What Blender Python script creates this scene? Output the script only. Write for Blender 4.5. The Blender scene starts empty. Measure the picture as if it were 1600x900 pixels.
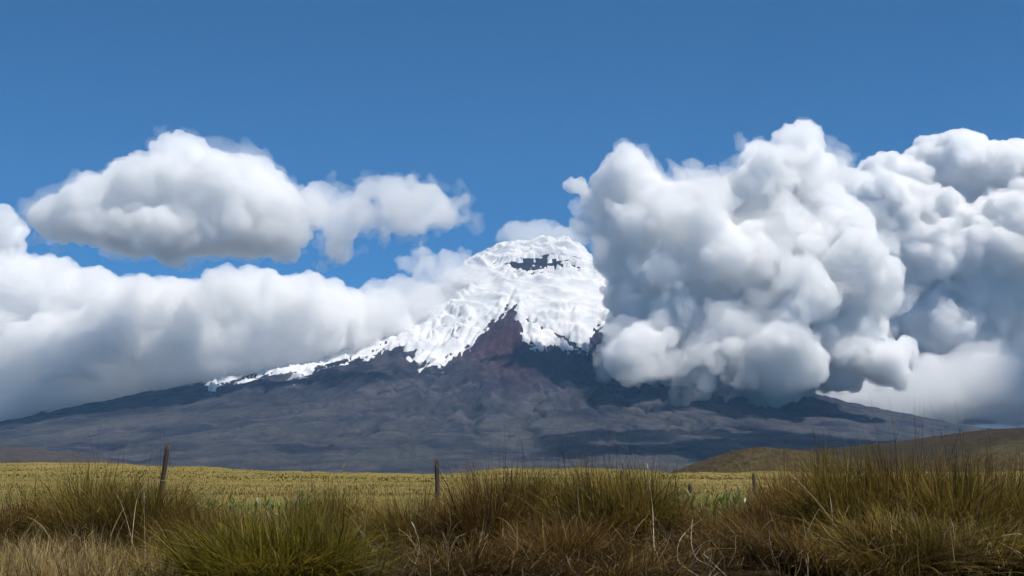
import bpy, math, random, time, os
import numpy as np
from mathutils import Vector

sc = bpy.context.scene
COL = sc.collection
T0 = time.time()
PI = math.pi

# ------------------------------------------------------------------ camera
F_PX = 2198.0                                   # focal length in pixels of the 1600 px wide photograph
PITCH = math.atan((740 - 450) / F_PX)           # the horizon lies at row 740
cam_d = bpy.data.cameras.new('camera')
cam = bpy.data.objects.new('camera', cam_d)
COL.objects.link(cam)
sc.camera = cam
cam_d.sensor_width = 36
cam_d.lens = F_PX / 1600 * 36
cam_d.clip_start = 0.1
cam_d.clip_end = 2e5
cam.location = (0, 0, 0)
cam.rotation_euler = (PI / 2 + PITCH, 0, 0)

# ------------------------------------------------------------------ sky and sun
SUN_EL = math.radians(60)
SUN_AZ = math.radians(122)                      # clockwise from +Y: high on the right, behind the camera
to_sun = Vector((math.cos(SUN_EL) * math.sin(SUN_AZ), math.cos(SUN_EL) * math.cos(SUN_AZ), math.sin(SUN_EL)))
world = bpy.data.worlds.new('World')
sc.world = world
world.use_nodes = True
wt = world.node_tree
bg = wt.nodes['Background']
sky = wt.nodes.new('ShaderNodeTexSky')
sky.sky_type = 'NISHITA'
sky.sun_disc = False
sky.sun_elevation = SUN_EL
sky.sun_rotation = SUN_AZ
sky.altitude = 4000
sky.air_density = 0.65
sky.dust_density = 0
sky.ozone_density = 10
tint = wt.nodes.new('ShaderNodeMix')
tint.data_type = 'RGBA'
tint.blend_type = 'MULTIPLY'
tint.inputs[0].default_value = 1.0
tint.inputs[7].default_value = (0.41, 0.93, 0.94, 1)
wt.links.new(sky.outputs[0], tint.inputs[6])
wt.links.new(tint.outputs[2], bg.inputs[0])
bg.inputs[1].default_value = 0.108

sun_d = bpy.data.lights.new('sun', 'SUN')
sun_d.energy = 5.0
sun_d.angle = math.radians(0.5)
sun_d.color = (1.0, 0.94, 0.855)
sun = bpy.data.objects.new('sun', sun_d)
COL.objects.link(sun)
sun.rotation_euler = to_sun.to_track_quat('Z', 'Y').to_euler()

vs = sc.view_settings
vs.view_transform = 'Standard'
vs.look = 'None'
vs.exposure = 0.28
vs.gamma = 1.0
vs.use_curve_mapping = False

cy = sc.cycles
cy.use_denoising = True
cy.use_adaptive_sampling = True
cy.adaptive_threshold = 0.06
cy.adaptive_min_samples = 16
cy.max_bounces = int(os.environ.get('VB', 14)) + 2
cy.diffuse_bounces = 3
cy.glossy_bounces = 2
cy.transmission_bounces = 3
cy.transparent_max_bounces = 24
cy.volume_bounces = int(os.environ.get('VB', 14))
cy.sample_clamp_indirect = 8

# ------------------------------------------------------------------ helpers
def at(px, py, Y):
    """World point at distance Y (metres along +Y) seen at pixel px, py of the 1600x900 photograph."""
    x = (px - 800) / F_PX
    v = (450 - py) / F_PX
    dy = math.cos(PITCH) - math.sin(PITCH) * v
    dz = math.sin(PITCH) + math.cos(PITCH) * v
    k = Y / dy
    return (x * k, Y, dz * k)

def project(X, Y, Z):
    c, s = math.cos(PITCH), math.sin(PITCH)
    f = Y * c + Z * s
    u = -Y * s + Z * c
    return 800 + X / f * F_PX, 450 - u / f * F_PX

def tag(o, label=None, cat=None, group=None, kind=None):
    if label: o['label'] = label
    if cat: o['category'] = cat
    if group: o['group'] = group
    if kind: o['kind'] = kind
    return o

def mesh_np(name, co, quads=None, tris=None, smooth=True):
    me = bpy.data.meshes.new(name)
    co = np.asarray(co, np.float32)
    nq = 0 if quads is None else len(quads)
    nt_ = 0 if tris is None else len(tris)
    me.vertices.add(len(co))
    me.vertices.foreach_set('co', co.ravel())
    idx = []
    if nq: idx.append(np.asarray(quads, np.int32).ravel())
    if nt_: idx.append(np.asarray(tris, np.int32).ravel())
    idx = np.concatenate(idx)
    me.loops.add(len(idx))
    me.loops.foreach_set('vertex_index', idx)
    starts = np.concatenate([np.arange(nq) * 4, nq * 4 + np.arange(nt_) * 3]).astype(np.int32)
    me.polygons.add(nq + nt_)
    me.polygons.foreach_set('loop_start', starts)
    me.update(calc_edges=True)
    if smooth:
        me.polygons.foreach_set('use_smooth', np.ones(nq + nt_, bool))
    return me

def obj(name, me, mat=None, parent=None):
    o = bpy.data.objects.new(name, me)
    COL.objects.link(o)
    if mat is not None:
        me.materials.clear()
        me.materials.append(mat)
    if parent is not None: o.parent = parent
    return o

def empty(name, loc):
    o = bpy.data.objects.new(name, None)
    o.empty_display_size = 0.2
    o.location = loc
    COL.objects.link(o)
    return o

def col_attr(me, name, rgb):
    a = me.color_attributes.new(name, 'FLOAT_COLOR', 'POINT')
    c = np.ones((len(rgb), 4), np.float32)
    c[:, :3] = rgb
    a.data.foreach_set('color', c.ravel())

def grid_quads(nr, nc):
    i = np.arange(nr - 1)[:, None] * nc + np.arange(nc - 1)[None, :]
    i = i.ravel()
    return np.stack([i, i + 1, i + nc + 1, i + nc], 1)

_rs = np.random.RandomState(11)
_perm = _rs.permutation(512)
_perm = np.concatenate([_perm, _perm, _perm])
_ang = _rs.rand(512) * 2 * PI
_gx, _gy = np.cos(_ang), np.sin(_ang)

def pn(x, y, seed=0):
    """Gradient noise, about -0.7..0.7."""
    x = np.asarray(x, np.float64) + seed * 37.17
    y = np.asarray(y, np.float64) + seed * 91.73
    xi = np.floor(x).astype(np.int64); yi = np.floor(y).astype(np.int64)
    xf = x - xi; yf = y - yi
    u = xf * xf * xf * (xf * (xf * 6 - 15) + 10)
    v = yf * yf * yf * (yf * (yf * 6 - 15) + 10)
    def g(ix, iy, dx, dy):
        h = _perm[(_perm[ix & 511] + (iy & 511)) & 511]
        return _gx[h] * dx + _gy[h] * dy
    a = g(xi, yi, xf, yf); b = g(xi + 1, yi, xf - 1, yf)
    c = g(xi, yi + 1, xf, yf - 1); d = g(xi + 1, yi + 1, xf - 1, yf - 1)
    return (a + u * (b - a)) * (1 - v) + (c + u * (d - c)) * v

def fbm(x, y, oct=4, seed=0, gain=0.5):
    s = 0; a = 1.0; f = 1.0
    for o in range(oct):
        s = s + a * pn(x * f, y * f, seed + o)
        a *= gain; f *= 2.03
    return s

def ridged(x, y, oct=4, seed=0, gain=0.5):
    s = 0; a = 1.0; f = 1.0; w = 1.0
    for o in range(oct):
        n = 1 - np.abs(pn(x * f, y * f, seed + o)) * 2
        n = n * n
        s = s + a * n * w
        w = np.clip(n * 1.5, 0, 1)
        a *= gain; f *= 2.1
    return s

def sstep(a, b, x):
    t = np.clip((x - a) / (b - a), 0, 1)
    return t * t * (3 - 2 * t)

# ------------------------------------------------------------------ materials
def new_mat(name):
    m = bpy.data.materials.new(name)
    m.use_nodes = True
    return m, m.node_tree, m.node_tree.nodes['Principled BSDF']

def nd(t, typ, **k):
    n = t.nodes.new(typ)
    for a, b in k.items():
        if a in ('noise_dimensions', 'operation', 'blend_type', 'data_type', 'attribute_name', 'feature', 'use_clamp', 'noise_type'):
            setattr(n, a, b)
        else:
            n.inputs[a.replace('_', ' ')].default_value = b
    return n

def mixc(t, fac, a, b, blend='MIX'):
    n = t.nodes.new('ShaderNodeMix'); n.data_type = 'RGBA'; n.blend_type = blend
    for sock, v in ((n.inputs[0], fac), (n.inputs[6], a), (n.inputs[7], b)):
        if isinstance(v, (int, float)): sock.default_value = v
        elif isinstance(v, tuple): sock.default_value = v + (1,) if len(v) == 3 else v
        else: t.links.new(v, sock)
    return n.outputs[2]

def ramp(t, fac, lo, hi):
    n = t.nodes.new('ShaderNodeMapRange')
    n.inputs[1].default_value = lo; n.inputs[2].default_value = hi
    t.links.new(fac, n.inputs[0])
    return n.outputs[0]

def noise(t, scale, detail=5, rough=0.55, vec=None, dist=0.0):
    n = t.nodes.new('ShaderNodeTexNoise')
    n.inputs['Scale'].default_value = scale; n.inputs['Detail'].default_value = detail
    n.inputs['Roughness'].default_value = rough; n.inputs['Distortion'].default_value = dist
    if vec is not None: t.links.new(vec, n.inputs['Vector'])
    return n.outputs[0]

def obj_co(t, scale=(1, 1, 1)):
    c = t.nodes.new('ShaderNodeTexCoord')
    mp = t.nodes.new('ShaderNodeMapping'); mp.inputs['Scale'].default_value = scale
    t.links.new(c.outputs['Object'], mp.inputs[0])
    return mp.outputs[0]

def bump(t, p, h, strength, dist):
    b = t.nodes.new('ShaderNodeBump')
    b.inputs['Strength'].default_value = strength; b.inputs['Distance'].default_value = dist
    t.links.new(h, b.inputs['Height']); t.links.new(b.outputs[0], p.inputs['Normal'])

def rock_material():
    m, t, p = new_mat('volcanic_rock')
    a = nd(t, 'ShaderNodeAttribute', attribute_name='ground_colour')
    co = obj_co(t)
    n1 = noise(t, 1 / 420, 8, 0.62, co, 0.6)
    n2 = noise(t, 1 / 60, 6, 0.65, co)
    c = mixc(t, 1.0, a.outputs['Color'], mixc(t, ramp(t, n1, 0.3, 0.72), (0.62, 0.62, 0.68), (1.35, 1.3, 1.22)), 'MULTIPLY')
    c = mixc(t, 1.0, c, mixc(t, ramp(t, n2, 0.3, 0.7), (0.72, 0.72, 0.74), (1.28, 1.27, 1.25)), 'MULTIPLY')
    t.links.new(c, p.inputs['Base Color'])
    p.inputs['Roughness'].default_value = 0.95
    p.inputs['Specular IOR Level'].default_value = 0.1
    n3 = noise(t, 1 / 22, 5, 0.7, co)
    c = mixc(t, 1.0, c, mixc(t, ramp(t, n3, 0.3, 0.7), (0.7, 0.7, 0.72), (1.32, 1.3, 1.28)), 'MULTIPLY')
    t.links.new(c, p.inputs['Base Color'])
    bump(t, p, n2, 1.0, 20)
    return m

def snow_material():
    m, t, p = new_mat('glacier_snow')
    co = obj_co(t, (1, 1, 2.2))
    n1 = noise(t, 1 / 45, 7, 0.65, co, 0.5)
    n2 = noise(t, 1 / 220, 4, 0.5, co)
    c = mixc(t, ramp(t, n2, 0.42, 0.7), (0.62, 0.625, 0.635), (0.46, 0.49, 0.53))
    t.links.new(c, p.inputs['Base Color'])
    p.inputs['Roughness'].default_value = 0.7
    p.inputs['Specular IOR Level'].default_value = 0.2
    bump(t, p, n1, 0.55, 9)
    return m

def hill_material(name, base, dark, light, scale):
    m, t, p = new_mat(name)
    co = obj_co(t)
    a = nd(t, 'ShaderNodeAttribute', attribute_name='ground_colour')
    n1 = noise(t, scale, 7, 0.65, co, 0.4)
    n2 = noise(t, scale * 7, 5, 0.6, co)
    c = mixc(t, ramp(t, n1, 0.33, 0.68), dark, light)
    c = mixc(t, 0.5, c, base)
    c = mixc(t, 1.0, c, a.outputs['Color'], 'MULTIPLY')
    c = mixc(t, 1.0, c, mixc(t, ramp(t, n2, 0.3, 0.7), (0.55, 0.55, 0.55), (1.4, 1.4, 1.4)), 'MULTIPLY')
    t.links.new(c, p.inputs['Base Color'])
    p.inputs['Roughness'].default_value = 0.95
    p.inputs['Specular IOR Level'].default_value = 0.1
    bump(t, p, n2, 1.0, 0.12 / scale / 7 * 2)
    return m

def meadow_material():
    m, t, p = new_mat('grassland')
    co = obj_co(t)
    cs = obj_co(t, (1, 0.35, 1))
    n1 = noise(t, 0.09, 6, 0.6, cs, 0.3)
    n2 = noise(t, 2.4, 5, 0.65, co)
    n3 = noise(t, 0.35, 4, 0.6, cs)
    c = mixc(t, ramp(t, n1, 0.35, 0.66), (0.14, 0.115, 0.03), (0.23, 0.17, 0.055))
    c = mixc(t, ramp(t, n3, 0.52, 0.68), c, (0.115, 0.12, 0.035))
    c = mixc(t, 1.0, c, mixc(t, ramp(t, n2, 0.3, 0.7), (0.55, 0.55, 0.55), (1.35, 1.35, 1.3)), 'MULTIPLY')
    a = nd(t, 'ShaderNodeAttribute', attribute_name='soil_shade')
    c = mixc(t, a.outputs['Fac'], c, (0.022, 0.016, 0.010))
    t.links.new(c, p.inputs['Base Color'])
    p.inputs['Roughness'].default_value = 0.95
    p.inputs['Specular IOR Level'].default_value = 0.1
    bump(t, p, n2, 0.8, 0.06)
    return m

def blade_material(name='grass_blade', transl=0.42, spec=0.12, rough=0.5):
    m, t, p = new_mat(name)
    a = nd(t, 'ShaderNodeAttribute', attribute_name='blade_colour')
    t.links.new(a.outputs['Color'], p.inputs['Base Color'])
    p.inputs['Roughness'].default_value = rough
    p.inputs['Specular IOR Level'].default_value = spec
    tr = t.nodes.new('ShaderNodeBsdfTranslucent')
    t.links.new(a.outputs['Color'], tr.inputs['Color'])
    mx = t.nodes.new('ShaderNodeMixShader'); mx.inputs[0].default_value = transl
    out = t.nodes['Material Output']
    t.links.new(p.outputs[0], mx.inputs[1]); t.links.new(tr.outputs[0], mx.inputs[2])
    t.links.new(mx.outputs[0], out.inputs['Surface'])
    return m

def post_material():
    m, t, p = new_mat('weathered_wood')
    co = obj_co(t, (14, 14, 1.2))
    n1 = noise(t, 1.6, 6, 0.65, co, 0.5)
    n2 = noise(t, 5, 4, 0.6, obj_co(t))
    c = mixc(t, ramp(t, n1, 0.3, 0.7), (0.018, 0.013, 0.009), (0.06, 0.045, 0.032))
    c = mixc(t, ramp(t, n2, 0.62, 0.72), c, (0.12, 0.11, 0.075))
    t.links.new(c, p.inputs['Base Color'])
    p.inputs['Roughness'].default_value = 0.9
    bump(t, p, n1, 0.8, 0.02)
    return m

def leaf_material():
    m, t, p = new_mat('broad_leaf')
    a = nd(t, 'ShaderNodeAttribute', attribute_name='blade_colour')
    t.links.new(a.outputs['Color'], p.inputs['Base Color'])
    p.inputs['Roughness'].default_value = 0.3
    p.inputs['Specular IOR Level'].default_value = 0.6
    tr = t.nodes.new('ShaderNodeBsdfTranslucent')
    t.links.new(a.outputs['Color'], tr.inputs['Color'])
    mx = t.nodes.new('ShaderNodeMixShader'); mx.inputs[0].default_value = 0.3
    t.links.new(p.outputs[0], mx.inputs[1]); t.links.new(tr.outputs[0], mx.inputs[2])
    t.links.new(mx.outputs[0], t.nodes['Material Output'].inputs['Surface'])
    return m

M_ROCK = rock_material()
M_SNOW = snow_material()
M_MEADOW = meadow_material()
M_BLADE = blade_material()
M_POST = post_material()
M_LEAF = leaf_material()

# ------------------------------------------------------------------ ground: roadside bank, pasture, then the plain to the horizon
def crest_z(px):
    rows = np.interp(px, [-400, 0, 130, 250, 400, 520, 640, 710, 780, 900, 1000, 1060, 1150, 1300, 1700],
                     [724, 726, 726, 731, 737, 741, 743, 741, 737, 735, 736, 740, 741, 741, 738])
    return (740 - rows) / F_PX * 300

def ground_z(X, Y):
    X = np.asarray(X, float); Y = np.asarray(Y, float)
    px = 800 + X / np.maximum(Y, 5) * F_PX
    z = np.interp(Y, [-40, 2.5, 5.0, 7, 14, 25, 60, 120], [-1.65, -1.6, -0.95, -0.68, -0.72, -0.64, -0.62, -0.6])
    cz = crest_z(px)
    k = sstep(60, 300, Y)
    z = z * (1 - k) + cz * k
    drop = sstep(300, 1100, Y)
    z = z * (1 - drop) + (-34) * drop
    z = z + 0.05 * fbm(X * 0.5, Y * 0.5, 3, 5) * sstep(3, 7, Y)
    z = z + 0.25 * fbm(X * 0.06, Y * 0.035, 4, 9) * sstep(20, 160, Y) * (1 + 3.0 * sstep(150, 300, Y))
    return z

rows = np.concatenate([np.linspace(-40, 4, 12), np.geomspace(5, 420, 230)[0:], np.geomspace(440, 22500, 60)])
ss = np.linspace(-1, 1, 241)
ss = np.sign(ss) * (0.35 * np.abs(ss) + 0.65 * np.abs(ss) ** 3)
YY = np.repeat(rows[:, None], len(ss), 1)
XX = ss[None, :] * (np.abs(YY) * 1.1 + 60)
ZZ = ground_z(XX, YY)
me = mesh_np('ground', np.stack([XX, YY, ZZ], -1).reshape(-1, 3), grid_quads(len(rows), len(ss)))
soil_shade = np.clip(sstep(17, 9, YY) * 0.9 + 0.0, 0, 1).ravel()  # dark earth under the tussocks, doubling as painted shade in the hollows
at_ = me.attributes.new('soil_shade', 'FLOAT', 'POINT'); at_.data.foreach_set('value', soil_shade.astype(np.float32))
ground = obj('ground', me, M_MEADOW)
tag(ground, 'yellow green pasture running from the roadside bank to the horizon', kind='structure')

# ------------------------------------------------------------------ the volcano
S0 = 12600 / F_PX
VX, VY, _ = at(855, 740, 12600)

P_LEFT = ([0, 60, 200, 370, 490, 690, 920, 1270, 1490, 2060, 2520, 2980, 3210, 3780, 4360, 4930, 5800, 6900, 8500],
          [2085, 2085, 2066, 2035, 1990, 1888, 1722, 1500, 1376, 1092, 935, 830, 795, 622, 487, 330, 165, 20, -60])
P_RIGHT = ([0, 120, 220, 345, 487, 573, 800, 1150, 1600, 2230, 2800, 3460, 4500, 6000, 8500],
           [2085, 2092, 2070, 1985, 1835, 1680, 1330, 985, 752, 636, 520, 392, 230, 30, -60])
P_FRONT = ([0, 150, 300, 600, 900, 1300, 1800, 2500, 3300, 4200, 5200, 6200, 7200, 8500],
           [2085, 2060, 1985, 1790, 1555, 1268, 960, 670, 430, 245, 105, 20, -40, -60])

def volcano_base(u, v):
    r = np.sqrt(u * u + v * v) + 1e-6
    wl = np.maximum(-u / r, 0) ** 2; wr = np.maximum(u / r, 0) ** 2; wf = (v / r) ** 2
    return wl * np.interp(r, *P_LEFT) + wr * np.interp(r, *P_RIGHT) + wf * np.interp(r, *P_FRONT), r

def axis(segs):
    out = []
    for a, b, d in segs:
        out.append(np.arange(a, b, d))
    return np.concatenate(out)

gu = axis([(-8000, -4200, 40), (-4200, -2600, 22), (-2600, 1300, 13.5), (1300, 3600, 22), (3600, 8001, 40)])
gv = axis([(-8000, -5200, 40), (-5200, -2600, 25), (-2600, -1500, 17), (-1500, -440, 11.5), (-440, -120, 5), (-120, 250, 11.5), (250, 900, 30), (900, 4000, 150), (4000, 8001, 500)])
U, V = np.meshgrid(gu, gv)
H, R = volcano_base(U, V)
TH = np.arctan2(U, -V)                              # 0 towards the camera
lr = np.log(np.maximum(R, 60) / 1000)
wob = 0.25 * fbm(U / 700, V / 700, 3, 21)
gul = ridged((TH + wob * 0.5) * 6.5 + 3, lr * 1.3 + wob, 4, 31, 0.55)
amp = 40 * sstep(900, 1900, R) * (1 - 0.72 * sstep(1900, 3800, R)) + 3
H = H + amp * (gul - 0.85)
fine = ridged((TH + wob * 0.3) * 23, lr * 3 + wob * 2, 3, 41, 0.5)
H = H + 0.6 * amp * (fine - 0.8) * sstep(1300, 2000, R)
wx = U + 260 * fbm(U / 900, V / 900, 3, 71); wy = V + 260 * fbm(U / 900, V / 900, 3, 75)
lob = ridged(wx / 2300, wy / 800, 4, 51, 0.42)
H = H + 20 * sstep(1700, 3300, R) * (1 - 0.4 * sstep(5200, 7000, R)) * (lob - 0.8)
H = H + (9 + 3 * sstep(600, 1500, R)) * fbm(U / 240, V / 240, 4, 61)
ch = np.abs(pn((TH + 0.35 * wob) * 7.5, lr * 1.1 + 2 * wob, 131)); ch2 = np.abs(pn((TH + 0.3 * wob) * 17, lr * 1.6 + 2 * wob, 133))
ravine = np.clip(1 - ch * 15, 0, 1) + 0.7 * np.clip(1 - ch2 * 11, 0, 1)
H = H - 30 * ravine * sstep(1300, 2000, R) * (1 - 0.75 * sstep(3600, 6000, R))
H = H - 22 * sstep(5200, 6600, R)
# cone shoulders: the notch of bare rock that comes down from below the summit, and the cliff under it
PX, PY = project(U + VX, V + VY, H)
front = V < 250
spur_c = np.interp(PY, [470, 500, 540, 600, 700], [804, 800, 790, 775, 760])
spur_w = np.interp(PY, [470, 500, 560, 640], [5, 22, 60, 110])
H = H + 55 * np.exp(-((PX - spur_c) / spur_w) ** 2) * sstep(470, 500, PY) * (1 - sstep(560, 660, PY)) * front
# the dark summit cliff
cl_u = np.exp(-np.clip(np.abs((U - 20) / 265), 0, 9) ** 4)
cl_v = sstep(-330, -255, V) - sstep(-255, -60, V)
H = H - 70 * cl_u * sstep(-230, -300, V) * sstep(-800, -480, V)
H = H + 26 * cl_u * np.exp(-((V + 215) / 70) ** 2)
PX, PY = project(U + VX, V + VY, H)

# snow line, followed round the cone
edge_x = [200, 300, 318, 330, 345, 385, 440, 468, 500, 555, 585, 603, 622, 636, 648, 688, 705, 738, 768, 795, 804, 810, 815, 838, 870, 898, 912, 920, 927, 936, 944, 960, 985, 1010, 1060, 1200]
edge_y = [520, 560, 592, 614, 601, 595, 582, 594, 574, 564, 559, 545, 535, 546, 573, 579, 563, 538, 508, 485, 476, 505, 535, 546, 546, 550, 556, 550, 520, 512, 525, 562, 565, 548, 520, 480]
e_row = np.interp(PX + 9 * fbm(U / 110, V / 110, 3, 81), edge_x, edge_y)
sf = (e_row - PY) + 9 * fbm(U / 90, V / 90, 4, 85, 0.6) + 5 * fbm(U / 30, V / 30, 2, 88)
sf_back = (H - 1450) / 6 + 20 * fbm(U / 250, V / 250, 3, 89)
sf = sf + 15 * fbm(TH * 34 + wob, H / 420, 3, 86, 0.6)
sf = np.where(front & (PY < 640), sf, sf_back)
sf = np.where(H > 300, sf, -60)
# bare rock inside the snow: summit cliff with its ledges, outcrops in the seracs
cx_, cy_ = (PX - 843) / 60, (PY - 413 + (PX - 845) * 0.04) / 16
cliff = 1 - np.sqrt(cx_ ** 2 + cy_ ** 2) + 0.75 * fbm(U / 75 + 0.8 * fbm(U / 60, V / 60, 2, 92), V / 42, 4, 91, 0.6)
ledge = 0.5 + 0.5 * np.sin(H / 8.5 + U / 160 + 3.2 * fbm(U / 110, V / 70, 3, 93))
cliff_rock = np.where(front, sstep(0.0, 0.14, cliff - 0.5 * sstep(0.72, 0.95, ledge) * sstep(-0.2, 0.2, fbm(U / 70, V / 50, 2, 95))), 0)
out_n = fbm(U / 75, V / 55, 4, 97, 0.6)
zone = np.exp(-((PX - 700) / 55) ** 2 - ((PY - 500) / 55) ** 2) + 0.8 * np.exp(-((PX - 620) / 60) ** 2 - ((PY - 555) / 20) ** 2) \
    + 0.7 * np.exp(-((PX - 752) / 16) ** 2 - ((PY - 406) / 7) ** 2) + 0.9 * np.exp(-((PX - 850) / 60) ** 2 - ((PY - 533) / 16) ** 2)
rocky = sstep(0.28, 0.42, out_n * zone) * front
crack_l = np.abs((PY - np.interp(PX, [822, 850, 880, 915], [500, 516, 528, 552])) / 3.2) + np.where((PX > 822) & (PX < 915), 0, 5)
drip = sstep(0.16, 0.30, fbm((TH + 0.05 * wob) * 70, H / 150, 3, 98, 0.6) - 0.035 * np.clip(sf, 0, 60)) * front
rocky = np.maximum(rocky, drip * (PY > 455))
rocky = np.maximum(rocky, (crack_l < 1 + 1.2 * fbm(U / 40, V / 40, 2, 99)) * front * 1.0)
thick = np.clip(sf * 1.4, -14, 34)
thick = thick - 60 * cliff_rock - 50 * rocky
# seracs and crevasses: broken steps that run along the contours
along = TH * np.maximum(R, 250)
br = ridged(along / 330 + 2, (H + 60 * fbm(U / 300, V / 300, 2, 103)) / 52, 3, 101, 0.5)
step = ridged(along / 420, (H + 50 * fbm(U / 240, V / 240, 2, 107)) / 120, 2, 105, 0.5)
rough_zone = 0.25 + 0.75 * sstep(-0.15, 0.25, fbm(U / 420, V / 420, 3, 109)) 
thick_s = thick + np.where(thick > 2, (46 * (br - 0.8) * rough_zone + 40 * (step - 0.8)) * np.clip(thick / 20, 0, 1), 0)
thick_s = np.where(thick > 6, np.maximum(thick_s, 2.5), thick_s)

# colours of the bare ground: dark ash and lava, a rusty patch under the summit, dry grass on the lower slopes
rust = np.exp(-((PX - 815) / 72) ** 2 - ((PY - 540) / 46) ** 2) * front
veg = sstep(620, 330, H) * sstep(-0.25, 0.3, fbm(U / 700, V / 420, 4, 111) + 0.12)
ash = sstep(0.05, 0.42, ridged(wx / 900, wy / 330, 3, 113) - 0.75 + 0.2 * fbm(U / 300, V / 300, 3, 115)) * sstep(1500, 800, H)
streak = sstep(0.25, 0.6, fbm((TH + 0.08 * wob) * 26, lr * 2.2, 4, 117, 0.6) + 0.1) * sstep(1500, 1000, H)
base = np.array([0.034, 0.032, 0.039])
def lay(c, w, col): return c * (1 - w[..., None]) + np.array(col) * w[..., None]
C = np.broadcast_to(base, U.shape + (3,)).copy()
C = lay(C, 0.75 * streak, (0.066, 0.057, 0.055))
C = lay(C, 0.75 * veg, (0.088, 0.080, 0.062))
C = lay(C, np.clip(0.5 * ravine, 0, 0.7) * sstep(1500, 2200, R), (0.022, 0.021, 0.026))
C = lay(C, 0.6 * ash * (1 - 0.5 * veg), (0.115, 0.095, 0.084))
C = lay(C, np.clip(1.3 * rust, 0, 1), (0.084, 0.036, 0.040))
C = C * np.array([0.62, 0.70, 0.88])  # darker, bluer rock: mountain haze put into the colour
quads = grid_quads(len(gv), len(gu))
co = np.stack([U, V, H], -1).reshape(-1, 3)
keep = (np.sqrt(co[:, 0] ** 2 + co[:, 1] ** 2) < 8300)
quads = quads[keep[quads].all(1)]
used = np.unique(quads); remap = -np.ones(len(co), int); remap[used] = np.arange(len(used))
me = mesh_np('volcano', co[used], remap[quads])
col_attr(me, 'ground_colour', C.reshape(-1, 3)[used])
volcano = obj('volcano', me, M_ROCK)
volcano.location = (VX, VY, 0)
tag(volcano, 'broad dark volcano cone with glaciers round its summit', 'volcano', kind='structure')

qs = grid_quads(len(gv), len(gu))
tk = thick_s.ravel()
sel = (tk[qs] > -6).any(1) & (V.ravel()[qs] < 1500).all(1)
qs = qs[sel]
zz = H.ravel() + np.maximum(tk, -14)
co = np.stack([U.ravel(), V.ravel(), zz], -1)
used = np.unique(qs); remap = -np.ones(len(co), int); remap[used] = np.arange(len(used))
me = mesh_np('glacier', co[used], remap[qs])
glacier = obj('glacier', me, M_SNOW, volcano)
glacier['label'] = 'white crevassed glacier cap with tongues running down the dark slopes'

# ------------------------------------------------------------------ hills in front of the volcano
def hill(name, label, Y, x_pts, row_pts, depth, mat, rough, seed, colour=None, nx=260, ny=70, floor=-30.0, scale=30):
    """A ridge whose skyline runs through the given photograph columns and rows at distance Y."""
    x0, x1 = x_pts[0], x_pts[-1]
    px = np.linspace(x0, x1, nx)
    s = np.linspace(-1, 1, ny)
    P, Sg = np.meshgrid(px, s)
    X = (P - 800) / F_PX * Y
    Yv = Sg * depth
    top = (740 - np.interp(P, x_pts, row_pts)) / F_PX * Y
    prof = np.cos(np.clip(np.abs(Sg), 0, 1) * PI / 2) ** 1.3
    Z = floor + (top - floor) * prof
    Z = Z + rough * (ridged(X / scale, Yv / scale, 4, seed) - 0.9) * (0.25 + 0.75 * (1 - prof)) + rough * 0.5 * fbm(X / (scale * .3), Yv / (scale * .3), 3, seed + 3)
    cx = X.mean()
    co = np.stack([X - cx, Yv, Z], -1).reshape(-1, 3)
    me = mesh_np(name, co, grid_quads(ny, nx))
    cc = np.ones(P.shape + (3,)) if colour is None else colour(P, Sg, Z, X, Yv)
    col_attr(me, 'ground_colour', cc.reshape(-1, 3))
    o = obj(name, me, mat)
    o.location = (cx, Y, 0)
    tag(o, label, kind='structure')
    return o

M_HILL_BROWN = hill_material('brown_heath', (0.034, 0.027, 0.016), (0.022, 0.017, 0.011), (0.046, 0.036, 0.020), 1 / 60)
M_HILL_KNOLL = hill_material('scrubby_turf', (0.045, 0.036, 0.018), (0.018, 0.015, 0.008), (0.10, 0.078, 0.038), 1 / 7)
M_HILL_FAR = hill_material('far_heath', (0.050, 0.042, 0.040), (0.042, 0.036, 0.034), (0.062, 0.052, 0.046), 1 / 150)

def belt(P, Sg, Z, X, Yv):
    row = 740 - Z / 1500 * F_PX
    k = np.exp(-((row - np.interp(P, [1400, 1480, 1600, 1700], [722, 706, 680, 664])) / 5.5) ** 2) * sstep(1400, 1450, P)
    return np.ones(P.shape + (3,)) * (1 - k[..., None]) + np.array([1.75, 1.95, 1.5]) * k[..., None]

hill('hill', 'dark far hillside at the foot of the volcano on the left', 4200,
     [-500, -200, 0, 60, 120, 180, 230, 300], [690, 692, 697, 702, 710, 721, 733, 755], 900, M_HILL_FAR, 6, 3, floor=-40, scale=260)
hill('hill', 'long smooth brown hill rising to the right behind the grass', 1500,
     [1150, 1240, 1300, 1400, 1470, 1540, 1600, 1700, 2000], [716, 704, 700, 691, 681, 672, 669, 667, 690], 420, M_HILL_BROWN, 1.6, 7, belt, nx=340, ny=110, scale=80, floor=-36)
hill('hill', 'rough scrub covered knoll with a rounded top beside the pasture', 620,
     [1020, 1050, 1090, 1140, 1185, 1230, 1290, 1360, 1460], [748, 738, 723, 706, 699, 703, 712, 724, 746], 75, M_HILL_KNOLL, 1.3, 13, nx=380, ny=120, scale=9, floor=-6)
hill('hill', 'low tussocky mound at the right edge below the brown hill', 330,
     [1300, 1380, 1440, 1500, 1560, 1640, 1760], [748, 732, 722, 711, 707, 706, 715], 34, M_HILL_KNOLL, 0.8, 17, nx=340, ny=110, scale=5, floor=-3)
print('terrain', time.time() - T0)

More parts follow.
